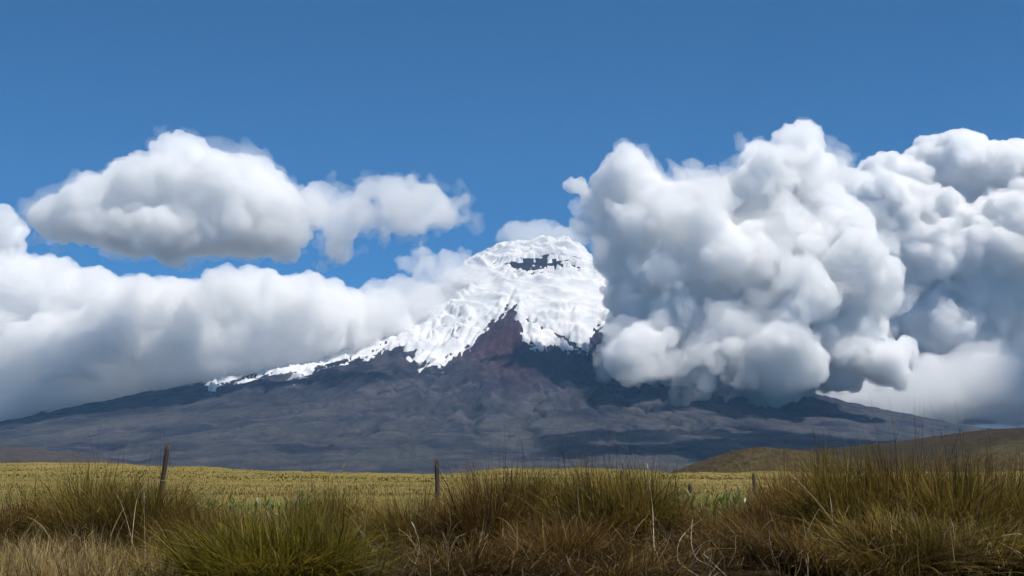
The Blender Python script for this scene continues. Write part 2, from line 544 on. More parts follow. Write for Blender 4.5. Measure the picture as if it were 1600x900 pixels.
# ------------------------------------------------------------------ clouds: closed billowing bodies filled with scattering mist
class GN:
    def __init__(s, name):
        s.ng = bpy.data.node_groups.new(name, 'GeometryNodeTree')
        s.ng.interface.new_socket('Geometry', in_out='OUTPUT', socket_type='NodeSocketGeometry')
    def n(s, typ, **k):
        a = s.ng.nodes.new(typ)
        for x, v in k.items(): setattr(a, x, v)
        return a
    def l(s, a, b): s.ng.links.new(a, b)
    def m(s, op, *ins):
        a = s.n('ShaderNodeMath', operation=op)
        for i, v in enumerate(ins):
            if isinstance(v, (int, float)): a.inputs[i].default_value = v
            else: s.l(v, a.inputs[i])
        return a.outputs[0]
    def v(s, op, *ins):
        a = s.n('ShaderNodeVectorMath', operation=op)
        for i, v in enumerate(ins):
            if isinstance(v, (tuple, list)): a.inputs[i].default_value = v
            else: s.l(v, a.inputs[i])
        return a.outputs['Value' if op == 'LENGTH' else 0]
    def scale(s, v, f):
        a = s.n('ShaderNodeVectorMath', operation='SCALE')
        s.l(v, a.inputs[0])
        if isinstance(f, (int, float)): a.inputs[3].default_value = f
        else: s.l(f, a.inputs[3])
        return a.outputs[0]
    def noise(s, vec, size, detail, rough=0.55, dist=0.0):
        a = s.n('ShaderNodeTexNoise', noise_dimensions='3D')
        a.inputs['Scale'].default_value = 1 / size; a.inputs['Detail'].default_value = detail
        a.inputs['Roughness'].default_value = rough; a.inputs['Distortion'].default_value = dist
        s.l(vec, a.inputs['Vector'])
        return a
    def voronoi(s, vec, size, detail):
        a = s.n('ShaderNodeTexVoronoi', voronoi_dimensions='3D', feature='F1', normalize=True)
        a.inputs['Scale'].default_value = 1 / size; a.inputs['Detail'].default_value = detail; a.inputs['Roughness'].default_value = 0.5
        s.l(vec, a.inputs['Vector'])
        return a.outputs['Distance']

def mist_material(name, density, g):
    m = bpy.data.materials.new(name)
    m.use_nodes = True
    t = m.node_tree
    t.nodes.clear()
    o = t.nodes.new('ShaderNodeOutputMaterial')
    v = t.nodes.new('ShaderNodeVolumeScatter')
    v.inputs['Density'].default_value = density
    v.inputs['Anisotropy'].default_value = g
    v.inputs['Color'].default_value = (1, 1, 1, 1)
    t.links.new(v.outputs[0], o.inputs['Volume'])
    m.cycles.homogeneous_volume = True
    return m

def drop_scraps(me, least=420):
    """Remove the stray droplets that the noise tears off a cloud."""
    n = len(me.vertices)
    e = np.empty(len(me.edges) * 2, np.int32); me.edges.foreach_get('vertices', e); e = e.reshape(-1, 2)
    lab = np.arange(n)
    while True:
        m = np.minimum(lab[e[:, 0]], lab[e[:, 1]])
        new = lab.copy()
        np.minimum.at(new, e[:, 0], m); np.minimum.at(new, e[:, 1], m)
        new = new[new]; new = new[new]
        if (new == lab).all(): break
        lab = new
    cnt = np.bincount(lab, minlength=n)
    ok = cnt[lab] >= least
    if ok.all() or not ok.any(): return me
    co = np.empty(n * 3, np.float32); me.vertices.foreach_get('co', co); co = co.reshape(-1, 3)
    lv = np.empty(len(me.loops), np.int32); me.loops.foreach_get('vertex_index', lv); q = lv.reshape(-1, 4)
    q = q[ok[q[:, 0]]]
    remap = np.cumsum(ok) - 1
    out = mesh_np(me.name, co[ok], remap[q])
    bpy.data.meshes.remove(me)
    return out

def make_cloud(label, blobs, vox, shells, seed, blend=110, warp=(900, 200), wisp=(600, 260), billow=(300, 95), g=0.2, pad=260, curl=(130, 38), rim=0, core=0.22, group=None, subdiv=1, squash=None):
    """blobs: photograph column, row, distance, half width, half height (photograph pixels), half depth (metres).
    shells: (offset of the surface in metres, density per metre); the first is the body, the rest thinner fringes."""
    bl = []
    for (px, py, Y, rx, rz, ry) in blobs:
        c = at(px, py, Y); s = Y / F_PX
        bl.append((c, (rx * s, ry, rz * s)))
    lo = [min(c[i] - r[i] for c, r in bl) - pad for i in range(3)]
    hi = [max(c[i] + r[i] for c, r in bl) + pad for i in range(3)]
    org = [(lo[i] + hi[i]) / 2 for i in range(3)]
    S = GN('cloud_builder')
    pos = S.n('GeometryNodeInputPosition').outputs[0]
    off = (seed * 7311.0, seed * 3777.0, seed * 911.0)
    sh = S.v('ADD', pos, off)
    w = S.noise(sh, warp[0], 2)
    wv = S.scale(S.v('SUBTRACT', w.outputs['Color'], (0.5, 0.5, 0.5)), warp[1] * 2)
    p = S.v('ADD', pos, wv)
    acc = None
    for c, r in bl:
        c = [c[i] - org[i] for i in range(3)]
        rm = min(r)
        q = S.v('MULTIPLY', S.v('SUBTRACT', p, c), [1 / x for x in r])
        d = S.m('MULTIPLY_ADD', S.v('LENGTH', q), -rm, rm)
        acc = d if acc is None else S.m('SMOOTH_MAX', acc, d, blend)
    n2 = S.noise(S.v('ADD', sh, wv), wisp[0], 6, 0.6, 0.6)
    wa = S.n('ShaderNodeValue')
    d = S.m('ADD', acc, S.m('MULTIPLY', S.m('SUBTRACT', n2.outputs[0], 0.5), wa.outputs[0]))
    vc = S.n('GeometryNodeVolumeCube')
    S.l(d, vc.inputs['Density'])
    vc.inputs['Background'].default_value = -1000
    vc.inputs['Min'].default_value = [lo[i] - org[i] for i in range(3)]
    vc.inputs['Max'].default_value = [hi[i] - org[i] for i in range(3)]
    for i, a in enumerate('XYZ'):
        vc.inputs['Resolution ' + a].default_value = max(8, int((hi[i] - lo[i]) / vox))
    vm = S.n('GeometryNodeVolumeToMesh')
    S.l(vc.outputs[0], vm.inputs[0])
    geo = vm.outputs[0]
    if subdiv:
        sd = S.n('GeometryNodeSubdivideMesh'); sd.inputs['Level'].default_value = subdiv
        S.l(geo, sd.inputs[0]); geo = sd.outputs[0]
    sp = S.n('GeometryNodeSetPosition')
    S.l(geo, sp.inputs['Geometry'])
    nrm = S.n('GeometryNodeInputNormal').outputs[0]
    w2 = S.noise(sh, billow[0] * 1.3, 3)
    pb = S.v('ADD', sh, S.scale(S.v('SUBTRACT', w2.outputs['Color'], (0.5, 0.5, 0.5)), billow[0] * 0.9))
    vo = S.voronoi(pb, billow[0], 4)
    vo2 = S.voronoi(pb, billow[0] * 0.37, 1)
    disp = S.m('MULTIPLY_ADD', S.m('POWER', vo, 1.4), -billow[1] * 4.5, billow[1] * 1.2)
    disp = S.m('ADD', disp, S.m('MULTIPLY_ADD', S.m('POWER', vo2, 1.4), -billow[1] * 1.8, billow[1] * 0.4))
    dk = S.n('ShaderNodeValue')
    S.l(S.scale(nrm, S.m('MULTIPLY', disp, dk.outputs[0])), sp.inputs['Offset'])
    go = S.n('NodeGroupOutput')
    S.l(sp.outputs[0], go.inputs[0])
    tmp = bpy.data.objects.new('cloud_builder', bpy.data.meshes.new('cloud_builder'))
    COL.objects.link(tmp)
    md = tmp.modifiers.new('cloud', 'NODES'); md.node_group = S.ng
    rm_ = tmp.modifiers.new('merge', 'REMESH'); rm_.mode = 'VOXEL'; rm_.voxel_size = vox * 0.55
    F = GN('cloud_curls')
    F.ng.interface.new_socket('Geometry', in_out='INPUT', socket_type='NodeSocketGeometry')
    gi = F.n('NodeGroupInput'); sp2 = F.n('GeometryNodeSetPosition'); F.l(gi.outputs[0], sp2.inputs['Geometry'])
    fp = F.v('ADD', F.n('GeometryNodeInputPosition').outputs[0], off)
    fw = F.noise(fp, curl[0], 3, 0.6)
    fp2 = F.v('ADD', fp, F.scale(F.v('SUBTRACT', fw.outputs['Color'], (0.5, 0.5, 0.5)), curl[0] * 1.2))
    f1 = F.voronoi(fp2, curl[0], 1)
    f2 = F.noise(fp2, curl[0] * 0.6, 3, 0.65)
    fd = F.m('ADD', F.m('MULTIPLY_ADD', F.m('POWER', f1, 1.4), -curl[1] * 2.2, curl[1] * 0.6), F.m('MULTIPLY_ADD', f2.outputs[0], curl[1] * 1.6, -curl[1] * 0.8))
    F.l(F.scale(F.n('GeometryNodeInputNormal').outputs[0], fd), sp2.inputs['Offset'])
    fo = F.n('NodeGroupOutput'); F.l(sp2.outputs[0], fo.inputs[0])
    md2 = tmp.modifiers.new('curls', 'NODES'); md2.node_group = F.ng
    def surface(iso, amp, size=1.0, mesh=0.66):
        rm_.voxel_size = vox * mesh
        n2.inputs['Scale'].default_value = 1 / (wisp[0] * size)
        dk.outputs[0].default_value = 1.0 if size == 1.0 else 0.15
        wa.outputs[0].default_value = wisp[1] * amp
        vm.inputs['Threshold'].default_value = iso
        ev = tmp.evaluated_get(bpy.context.evaluated_depsgraph_get())
        return drop_scraps(bpy.data.meshes.new_from_object(ev))
    def arrays(me):
        co = np.empty(len(me.vertices) * 3, np.float32); me.vertices.foreach_get('co', co)
        lv = np.empty(len(me.loops), np.int32); me.loops.foreach_get('vertex_index', lv)
        return co.reshape(-1, 3), lv.reshape(-1, 4)
    (iso, density) = shells[0]
    outer = surface(iso, 2.2)
    outer.name = 'cloud'
    root = obj('cloud', outer, mist_material('cloud_mist', density * (core if rim else 1.0), g))
    root.location = org
    tag(root, label, 'cloud', group)
    if rim:                                     # denser mist in the outer layer, over a core thinned to whiten shaded sides
        inner = surface(iso + rim, 2.2, 1.0, 1.0)
        c1, q1 = arrays(outer); c2, q2 = arrays(inner)
        me = mesh_np('cloud_rim', np.concatenate([c1, c2]), np.concatenate([q1, q2[:, ::-1] + len(c1)]))
        o = obj('cloud_rim', me, mist_material('cloud_mist', density * (1 - core), g), root)
        o.scale = (0.9995,) * 3
        bpy.data.meshes.remove(inner)
    for iso2, density2 in shells[1:]:
        me = surface(iso2, 4.0, 0.5, 0.95)
        me.name = 'cloud_fringe'
        obj('cloud_fringe', me, mist_material('cloud_mist', density2, g), root)
    print('cloud', label[:30], len(outer.polygons), round(time.time() - T0, 1))
    bpy.data.objects.remove(tmp)
    bpy.data.node_groups.remove(S.ng)
    bpy.data.node_groups.remove(F.ng)
    return root

import os
CLOUDS = not os.environ.get('NOCL')
if CLOUDS:
    Y = 10150
    make_cloud('towering ragged white cloud against the right shoulder of the volcano',
        [(958, 312, Y, 36, 34, 240), (1005, 300, Y, 44, 32, 280), (1005, 360, Y, 76, 66, 420), (1055, 318, Y, 46, 32, 300),
         (1095, 340, Y - 100, 95, 62, 500), (1185, 285, Y - 100, 60, 60, 420), (1240, 256, Y - 100, 42, 44, 300), (1258, 305, Y, 46, 58, 380),
         (1075, 440, Y - 100, 110, 90, 500), (1190, 400, Y - 250, 105, 90, 520), (1028, 480, Y - 50, 62, 66, 400), (1130, 495, Y - 150, 110, 60, 520),
         (1000, 545, Y - 300, 40, 28, 240), (1075, 556, Y - 500, 90, 30, 380), (1180, 566, Y - 550, 110, 34, 450),
         (1240, 480, Y - 350, 75, 70, 500), (1310, 440, Y - 200, 80, 85, 600), (1280, 370, Y - 100, 60, 60, 500)],
        29, [(20, 0.017), (0, 0.004)], 1, blend=50, billow=(330, 85), wisp=(430, 330), curl=(85, 42), rim=90, core=0.3)
    make_cloud('bright puffed cloud ball low on the right, in front of the grey bank',
        [(1335, 545, 9600, 66, 42, 260), (1385, 560, 9600, 46, 38, 200), (1290, 580, 9650, 76, 34, 230), (1300, 520, 9700, 50, 42, 200), (1230, 594, 9750, 66, 26, 180)],
        24, [(10, 0.024)], 2, blend=40, wisp=(380, 200), billow=(210, 80), pad=200, curl=(95, 36), rim=90)
    Y = 13800
    make_cloud('tall cauliflower cumulus at the right edge with a crisp sunlit top',
        [(1340, 315, Y, 46, 40, 320), (1395, 300, Y, 60, 48, 380), (1470, 268, Y, 60, 50, 400), (1530, 272, Y, 55, 46, 380), (1600, 300, Y, 70, 55, 420),
         (1700, 330, Y, 90, 80, 500), (1440, 370, Y - 300, 130, 80, 500), (1560, 385, Y - 300, 130, 90, 550), (1680, 430, Y, 120, 120, 600),
         (1400, 470, Y, 110, 90, 450), (1530, 490, Y - 200, 140, 90, 550), (1640, 560, Y, 130, 80, 550), (1480, 570, Y + 100, 130, 60, 450),
         (1440, 596, Y - 400, 110, 42, 400), (1570, 596, Y - 400, 130, 52, 450), (1700, 600, Y - 400, 140, 60, 500)],
        40, [(10, 0.024)], 3, blend=50, wisp=(520, 300), billow=(430, 130), warp=(800, 180), curl=(150, 50), rim=130)
    make_cloud('flat grey cloud base spreading under the right hand clouds',
        [(1400, 610, 12800, 150, 34, 700), (1560, 600, 12800, 170, 48, 800), (1700, 600, 12800, 170, 58, 900), (1280, 605, 12300, 80, 22, 400)],
        44, [(0, 0.0032)], 4, blend=60, wisp=(700, 240), billow=(400, 60))
    make_cloud('smooth blue grey veil of rain below the cloud base on the far right',
        [(1500, 655, 17500, 220, 62, 900), (1700, 650, 17500, 220, 75, 900), (1380, 650, 17500, 130, 40, 700)],
        70, [(0, 0.0032)], 14, blend=80, wisp=(1500, 120), billow=(700, 40), curl=(300, 20))
    Y = 10000
    make_cloud('large soft cloud with a domed top floating upper left in blue sky',
        [(105, 342, Y, 50, 24, 220), (165, 325, Y, 72, 40, 320), (232, 306, Y, 72, 52, 380), (278, 256, Y, 38, 38, 250), (285, 285, Y, 58, 52, 340), (350, 303, Y, 76, 52, 380),
         (410, 322, Y, 60, 48, 340), (330, 356, Y, 116, 42, 400), (225, 356, Y, 112, 32, 400), (420, 362, Y, 56, 36, 280)],
        28, [(15, 0.014), (-8, 0.0022)], 5, blend=50, wisp=(480, 190), billow=(250, 80), warp=(800, 140), curl=(85, 44), rim=100, core=0.3)
    make_cloud('small ragged cloud trailing right of the large upper left cloud',
        [(497, 332, Y, 28, 28, 180), (520, 366, Y, 18, 28, 140), (563, 326, Y, 32, 20, 160), (625, 314, Y, 42, 17, 170), (662, 317, Y, 30, 18, 150), (610, 342, Y, 50, 13, 130), (692, 334, Y, 22, 14, 110)],
        22, [(12, 0.0055), (-8, 0.0018)], 6, blend=30, wisp=(240, 300), billow=(170, 50), warp=(400, 160), pad=200, curl=(80, 30))
    Y = 11200
    make_cloud('long grey cloud bank hugging the left flank of the volcano',
        [(-60, 450, Y, 110, 65, 500), (40, 462, Y, 100, 48, 450), (130, 478, Y, 110, 48, 480), (240, 485, Y, 110, 52, 480), (350, 485, Y, 110, 52, 460), (440, 492, Y, 95, 52, 420),
         (520, 510, Y, 80, 40, 350), (-40, 550, Y, 160, 85, 600), (120, 550, Y, 170, 80, 600), (270, 548, Y, 140, 58, 500), (400, 536, Y, 120, 48, 420), (60, 615, Y, 130, 55, 500), (-100, 635, Y, 150, 62, 600),
         (555, 512, Y + 200, 56, 32, 260), (-20, 372, Y, 54, 36, 300)],
        33, [(15, 0.012)], 7, blend=50, wisp=(560, 230), billow=(300, 95), warp=(900, 170), curl=(100, 52), rim=110, core=0.3)
    make_cloud('thin bright mist drifting over the snow on the left slope',
        [(590, 492, Y + 250, 60, 34, 240), (640, 470, Y + 420, 55, 36, 200), (685, 448, Y + 560, 45, 34, 150), (722, 432, Y + 650, 30, 24, 110), (660, 500, Y + 350, 40, 26, 110)],
        20, [(0, 0.0055)], 15, blend=40, wisp=(320, 220), billow=(190, 45), warp=(500, 110), curl=(80, 30))
    make_cloud('thin cap of cloud streaming behind the summit',
        [(812, 372, 13100, 34, 22, 180), (838, 364, 13150, 30, 18, 160), (870, 368, 13150, 24, 14, 130), (895, 376, 13150, 18, 9, 90)],
        16, [(0, 0.005)], 8, blend=30, wisp=(240, 120), billow=(150, 34), warp=(400, 80), pad=160, curl=(70, 24))
    make_cloud('faint wisp of cloud above the left snow slope',
        [(660, 400, 11400, 16, 24, 90), (640, 418, 11400, 28, 13, 90)],
        15, [(0, 0.004)], 9, blend=20, wisp=(220, 150), billow=(130, 24), warp=(300, 90), pad=140, curl=(60, 20))
    # unseen cloud added above the frame to shade the right hand slopes
    spec = []
    for (x, y, z, rx, ry) in [(2050, 6500, 3450, 430, 420), (2800, 6600, 3500, 560, 520), (3600, 6700, 3500, 560, 520), (2350, 7250, 3500, 420, 340), (3150, 7400, 3550, 520, 380), (4300, 7000, 3600, 520, 420), (1500, 6100, 3300, 300, 300)]:
        px_, py_ = project(x, y, z)
        spec.append((px_, py_, y, rx * F_PX / y, 110 * F_PX / y, ry))
    o = make_cloud('broken cloud overhead, above the top of the picture', spec,
        60, [(0, 0.010)], 12, blend=60, wisp=(800, 220), billow=(400, 50), curl=(200, 30))
    o.name = 'clouds'
    del o['category']
    o['kind'] = 'stuff'
    # unseen cloud added past the right edge to grey the cloud base there
    o = make_cloud('cloud bank going on beyond the right edge of the picture',
        [(1850, 240, 11800, 110, 85, 600), (1930, 330, 11800, 140, 100, 700), (1990, 250, 12000, 110, 80, 600), (1850, 400, 12100, 90, 60, 500),
         (1790, 270, 16300, 110, 80, 800), (1930, 300, 16300, 130, 100, 900), (1880, 280, 14000, 110, 80, 1300)],
        75, [(0, 0.010)], 16, blend=60, wisp=(800, 220), billow=(450, 60), curl=(250, 30), warp=(900, 120))
    o.name = 'clouds'
    del o['category']
    o['kind'] = 'stuff'
print('clouds', time.time() - T0)

# ------------------------------------------------------------------ grass
def blades(rs, bx, by, bz, az, phi0, kappa, L, w, c0, c1, seg=4, curve=1.4, face=None):
    """Curved tapering blades, one strip each. Returns coordinates, quads, triangles, colours."""
    n = len(bx)
    ph = lambda t: np.clip(phi0 + kappa * t ** curve, -2.9, 2.9)
    P = np.zeros((n, seg + 1, 3))
    x = np.zeros(n); z = np.zeros(n)
    P[:, 0] = np.stack([bx, by, bz], 1)
    for k in range(seg):
        a = ph((k + 0.5) / seg)
        x = x + np.sin(a) * L / seg; z = z + np.cos(a) * L / seg
        P[:, k + 1, 0] = bx + x * np.cos(az); P[:, k + 1, 1] = by + x * np.sin(az); P[:, k + 1, 2] = bz + z
    tw = az + PI / 2 + rs.normal(0, 0.9, n) if face is None else face
    side = np.stack([np.cos(tw), np.sin(tw), np.zeros(n)], 1)
    nv = 2 * seg + 1
    co = np.zeros((n, nv, 3)); cl = np.zeros((n, nv, 3))
    for k in range(seg):
        ww = w * (1 - 0.75 * (k / seg) ** 1.5) * 0.5
        co[:, 2 * k] = P[:, k] - side * ww[:, None]
        co[:, 2 * k + 1] = P[:, k] + side * ww[:, None]
        t = k / seg
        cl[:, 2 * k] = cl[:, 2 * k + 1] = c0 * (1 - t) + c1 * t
    co[:, -1] = P[:, -1]; cl[:, -1] = c1
    o = np.arange(n)[:, None] * nv
    q = np.concatenate([o + np.array([2 * k, 2 * k + 1, 2 * k + 3, 2 * k + 2]) for k in range(seg - 1)]) if seg > 1 else np.zeros((0, 4), int)
    t_ = o + np.array([2 * seg - 2, 2 * seg - 1, 2 * seg])
    return co.reshape(-1, 3), q, t_, cl.reshape(-1, 3)

def blade_mesh(name, *sets):
    cs, qs_, ts, ks = [], [], [], []; off = 0
    for c, q, t, k in sets:
        cs.append(c); qs_.append(q + off); ts.append(t + off); ks.append(k); off += len(c)
    q = np.concatenate(qs_)
    me = mesh_np(name, np.concatenate(cs), q if len(q) else None, np.concatenate(ts), smooth=False)
    col_attr(me, 'blade_colour', np.clip(np.concatenate(ks), 0.004, 0.8))
    me.materials.append(M_BLADE)
    return me

def pick(rs, n, cols, jit=0.18):
    cols = np.array(cols)
    c = cols[rs.randint(0, len(cols), n)]
    return c * (1 + rs.normal(0, jit, (n, 1))) 

PAL = {
    'olive': ([(0.070, 0.055, 0.014), (0.058, 0.052, 0.011), (0.085, 0.066, 0.020), (0.045, 0.034, 0.010)],
              [(0.23, 0.160, 0.030), (0.17, 0.130, 0.022), (0.30, 0.205, 0.055), (0.100, 0.068, 0.016)]),
    'brown': ([(0.060, 0.036, 0.012), (0.072, 0.046, 0.016), (0.042, 0.029, 0.010)],
              [(0.23, 0.135, 0.034), (0.145, 0.084, 0.022), (0.29, 0.185, 0.058), (0.090, 0.050, 0.015)]),
    'green': ([(0.062, 0.060, 0.007), (0.072, 0.064, 0.009), (0.045, 0.043, 0.005)],
              [(0.20, 0.165, 0.020), (0.25, 0.190, 0.034), (0.14, 0.120, 0.013)]),
}
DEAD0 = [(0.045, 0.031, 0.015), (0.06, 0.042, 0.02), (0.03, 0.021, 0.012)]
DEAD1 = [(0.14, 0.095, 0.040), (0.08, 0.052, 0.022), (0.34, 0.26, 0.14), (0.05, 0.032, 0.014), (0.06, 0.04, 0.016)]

def tussock_meshes(kind, seed, n=1500, spread=1.0, lean=(0.0, 0.0), skirt=380):
    rs = np.random.RandomState(seed)
    c0, c1 = PAL[kind]
    r = np.abs(rs.normal(0, 0.11, n)) * spread; a = rs.rand(n) * 2 * PI
    # blades grow in bundles that fan out together
    nb = 34
    ba = rs.rand(nb) * 2 * PI; bp = np.abs(rs.normal(0.0, 0.30, nb)) * spread; bk = rs.normal(0.55, 0.5, nb); bL = rs.uniform(0.62, 1.0, nb); bt = rs.uniform(0.45, 1.5, nb)
    i = rs.randint(0, nb, n)
    az = ba[i] + rs.normal(0, 0.35, n)
    bx = r * np.cos(a) + 0.12 * spread * np.cos(ba[i]); by = r * np.sin(a) + 0.12 * spread * np.sin(ba[i])
    phi = np.clip(bp[i] + rs.normal(0, 0.10, n), 0, 1.2); kap = bk[i] + rs.normal(0, 0.25, n)
    arch = rs.rand(n) < 0.14
    kap = np.where(arch, rs.uniform(1.0, 2.1, n), kap); phi = np.where(arch, phi + 0.2, phi)
    bx0 = bx
    L = bL[i] * rs.uniform(0.65, 1.0, n) * np.where(arch, 1.15, 0.92)
    tips = pick(rs, n, c1) * bt[i][:, None]
    up = blades(rs, bx, by, np.full(n, -0.03), az, phi, kap, L, np.clip(rs.lognormal(-5.2, 0.42, n), 0.003, 0.014), pick(rs, n, c0) * 0.36, tips)  # dark dead bases, darkened further to paint shade low in the tussock
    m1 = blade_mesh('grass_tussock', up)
    n2 = skirt
    az = rs.rand(n2) * 2 * PI
    rr = rs.uniform(0.05, 0.26, n2) * spread
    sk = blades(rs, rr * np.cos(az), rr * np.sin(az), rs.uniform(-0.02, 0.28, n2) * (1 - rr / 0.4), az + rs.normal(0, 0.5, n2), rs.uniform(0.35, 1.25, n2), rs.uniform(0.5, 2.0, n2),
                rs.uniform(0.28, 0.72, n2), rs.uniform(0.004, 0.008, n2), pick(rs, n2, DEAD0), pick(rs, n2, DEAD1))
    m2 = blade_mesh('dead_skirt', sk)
    n3 = 16
    az = rs.rand(n3) * 2 * PI
    st = blades(rs, rs.normal(0, .1, n3) * spread, rs.normal(0, .1, n3) * spread, np.zeros(n3), az, np.abs(rs.normal(0.12, 0.14, n3)), rs.normal(0.15, 0.2, n3), rs.uniform(0.85, 1.15, n3),
                rs.uniform(0.003, 0.004, n3), pick(rs, n3, [(0.06, 0.042, 0.02)]), pick(rs, n3, [(0.085, 0.05, 0.035), (0.06, 0.035, 0.025)]))
    m3 = blade_mesh('flower_stalks', st)
    return m1, m2, m3

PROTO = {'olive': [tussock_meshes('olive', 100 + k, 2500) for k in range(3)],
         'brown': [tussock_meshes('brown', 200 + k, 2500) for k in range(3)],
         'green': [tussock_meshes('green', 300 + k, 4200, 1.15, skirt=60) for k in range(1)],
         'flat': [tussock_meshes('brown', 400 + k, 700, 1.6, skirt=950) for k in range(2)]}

_cnt = {}
def place_tussock(kind, px, Y, top, width, label, rot, tilt=(0.0, 0.0)):
    ms = PROTO[kind]
    k = _cnt.get(kind, 0); _cnt[kind] = k + 1
    m1, m2, m3 = ms[k % len(ms)]
    X = (px - 800) / F_PX * Y
    gz = float(ground_z(X, Y))
    h = (740 - top) / F_PX * Y - gz
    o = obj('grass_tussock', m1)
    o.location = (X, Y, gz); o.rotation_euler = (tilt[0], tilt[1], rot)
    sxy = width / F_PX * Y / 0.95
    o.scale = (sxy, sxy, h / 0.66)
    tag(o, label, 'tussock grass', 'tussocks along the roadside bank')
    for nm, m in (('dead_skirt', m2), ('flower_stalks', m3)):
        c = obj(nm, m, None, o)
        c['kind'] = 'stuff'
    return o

FOREGROUND = True
if FOREGROUND:
    TUSS = [
        # kind, px, Y, top row, width px, label, rotation, tilt
        ('brown', 30, 12.0, 768, 190, 'reddish brown tussock cut off by the left edge of the picture', 0.4, (0, -0.1)),
        ('olive', 165, 11.6, 737, 220, 'tall dark tussock left of the nearest leaning fence post', 1.1, (0.05, 0.0)),
        ('olive', 238, 11.2, 748, 220, 'large dark tussock in front of the nearest leaning fence post', 2.3, (0, 0.05)),
        ('brown', 330, 10.8, 790, 190, 'drooping brown tussock right of the big left one, below the leafy plants', 3.1, (0, 0.12)),
        ('green', 440, 8.2, 800, 330, 'bright green fine bladed clump lowest in the foreground, left of centre', 0.3, (0, 0.0)),
        ('olive', 500, 12.5, 768, 170, 'short olive tussock behind the bright green clump', 4.2, (0, 0.0)),
        ('flat', 575, 11.3, 788, 220, 'collapsed straw coloured tussock between the green clump and the middle tussocks', 0.9, (0, -0.1)),
        ('olive', 650, 11.6, 774, 190, 'olive tussock at the foot of the middle fence post', 5.0, (0, 0.05)),
        ('brown', 768, 11.2, 742, 190, 'brown topped tussock just right of the middle fence post', 1.7, (0, 0.1)),
        ('olive', 835, 11.6, 738, 210, 'upright tussock left of the tallest middle tussock', 2.9, (0, 0.08)),
        ('olive', 935, 10.9, 736, 230, 'tussock with pale arching blades spilling to its left, centre right', 0.2, (0, -0.08)),
        ('olive', 1000, 11.0, 728, 180, 'tall tussock with long dark flower stalks leaning right above the plain', 3.6, (0, 0.22)),
        ('olive', 1060, 12.0, 775, 140, 'low olive tussock between the tall stalks and the broad leafy plant', 5.5, (0, 0)),
        ('flat', 1110, 10.6, 800, 200, 'flattened pale tussock of dead stems below the broad leafy plant', 2.0, (0, 0)),
        ('brown', 1185, 11.2, 778, 170, 'dark rounded brown tussock in front of the farthest fence post', 4.6, (0, -0.1)),
        ('brown', 1265, 11.8, 724, 190, 'reddish tussock at the left end of the tall right hand stand', 0.7, (0, -0.05)),
        ('flat', 1270, 9.4, 818, 260, 'tussock fallen to the left in pale straw streaks, lower right', 3.3, (0, -0.35)),
        ('olive', 1345, 11.2, 712, 230, 'big tussock second from left in the tall right hand stand', 1.9, (0, -0.04)),
        ('brown', 1415, 11.6, 706, 210, 'tallest tussock, brown, in the tall right hand stand', 5.7, (0, 0.02)),
        ('olive', 1480, 10.8, 722, 220, 'olive tussock right of the tallest one in the right hand stand', 2.6, (0, 0.05)),
        ('brown', 1545, 11.5, 722, 200, 'brown tussock near the right edge, before the tussocky mound', 4.0, (0, 0.03)),
        ('olive', 1600, 11.0, 742, 200, 'tussock cut off by the right edge of the picture', 0.1, (0, 0.1)),
        ('olive', 1390, 9.2, 800, 260, 'front tussock with slanting blades at the foot of the right hand stand', 0.8, (0, -0.25)),
        ('olive', 1520, 9.4, 806, 230, 'front tussock low at the right, below the brown one', 3.9, (0, -0.12)),
        ('brown', 880, 9.8, 806, 210, 'dark low tussock in front of the pair at centre right', 2.2, (0, 0.1)),
        ('flat', 720, 9.6, 828, 250, 'heap of bent dead stalks low in the middle foreground', 1.4, (0, 0)),
        ('flat', 965, 9.3, 840, 250, 'heap of bent dead stalks below the tall flower stalks', 4.4, (0, 0)),
        ('brown', 790, 12.6, 740, 190, 'brown tussock behind and between the two centre ones', 0.5, (0, 0.02)),
        ('olive', 890, 12.8, 738, 180, 'olive tussock behind the pale arching one, right of centre', 5.2, (0, 0.0)),
        ('brown', 1225, 12.6, 738, 150, 'thin brown tussock behind the dark rounded one', 2.4, (0, 0.0)),
        ('flat', 160, 10.2, 822, 250, 'matted dead tussock below the big left tussocks', 5.1, (0, 0)),
    ]
    for a in TUSS:
        place_tussock(*a)

    rs = np.random.RandomState(5)
    def fan(n, y0, y1, p0, p1, power=1.0):
        Y = y0 + (y1 - y0) * rs.rand(n) ** power
        px = p0 + (p1 - p0) * rs.rand(n)
        X = (px - 800) / F_PX * Y
        return X, Y, px

    # low rough grass between the tussocks
    n = 24000
    X, Y, px = fan(n, 8.0, 17, -60, 1660)
    patch = fbm(X * 0.9, Y * 0.9, 3, 201)
    hollow = rs.rand(n) < np.clip(0.06 + sstep(10.6, 11.8, Y) + sstep(420, 300, px), 0, 1)
    X, Y, px, patch = X[hollow], Y[hollow], px[hollow], patch[hollow]; n = len(X)
    az = rs.rand(n) * 2 * PI
    c0 = pick(rs, n, PAL['brown'][0] + PAL['olive'][0]); c1 = pick(rs, n, PAL['olive'][1] + PAL['brown'][1] + [(0.26, 0.2, 0.11)])
    up = blades(rs, X, Y, ground_z(X, Y) - 0.01, az, np.abs(rs.normal(0.25, 0.25, n)), rs.normal(0.6, 0.5, n), rs.uniform(0.12, 0.36, n) * (1 + 0.8 * patch), rs.uniform(0.004, 0.008, n), c0, c1, seg=3)
    o = obj('rough_grass', blade_mesh('rough_grass', up)); tag(o, 'low rough brown and olive grass between the tussocks', 'grass', kind='stuff')

    # dry straw in the lower left corner
    n = 15000
    X, Y, px = fan(n, 7.9, 10.6, -60, 400)
    keepm = rs.rand(n) < sstep(400, 250, px + 60 * fbm(X, Y, 2, 207)) * sstep(-0.35, 0.05, fbm(X * 1.6, Y * 1.6, 3, 231))
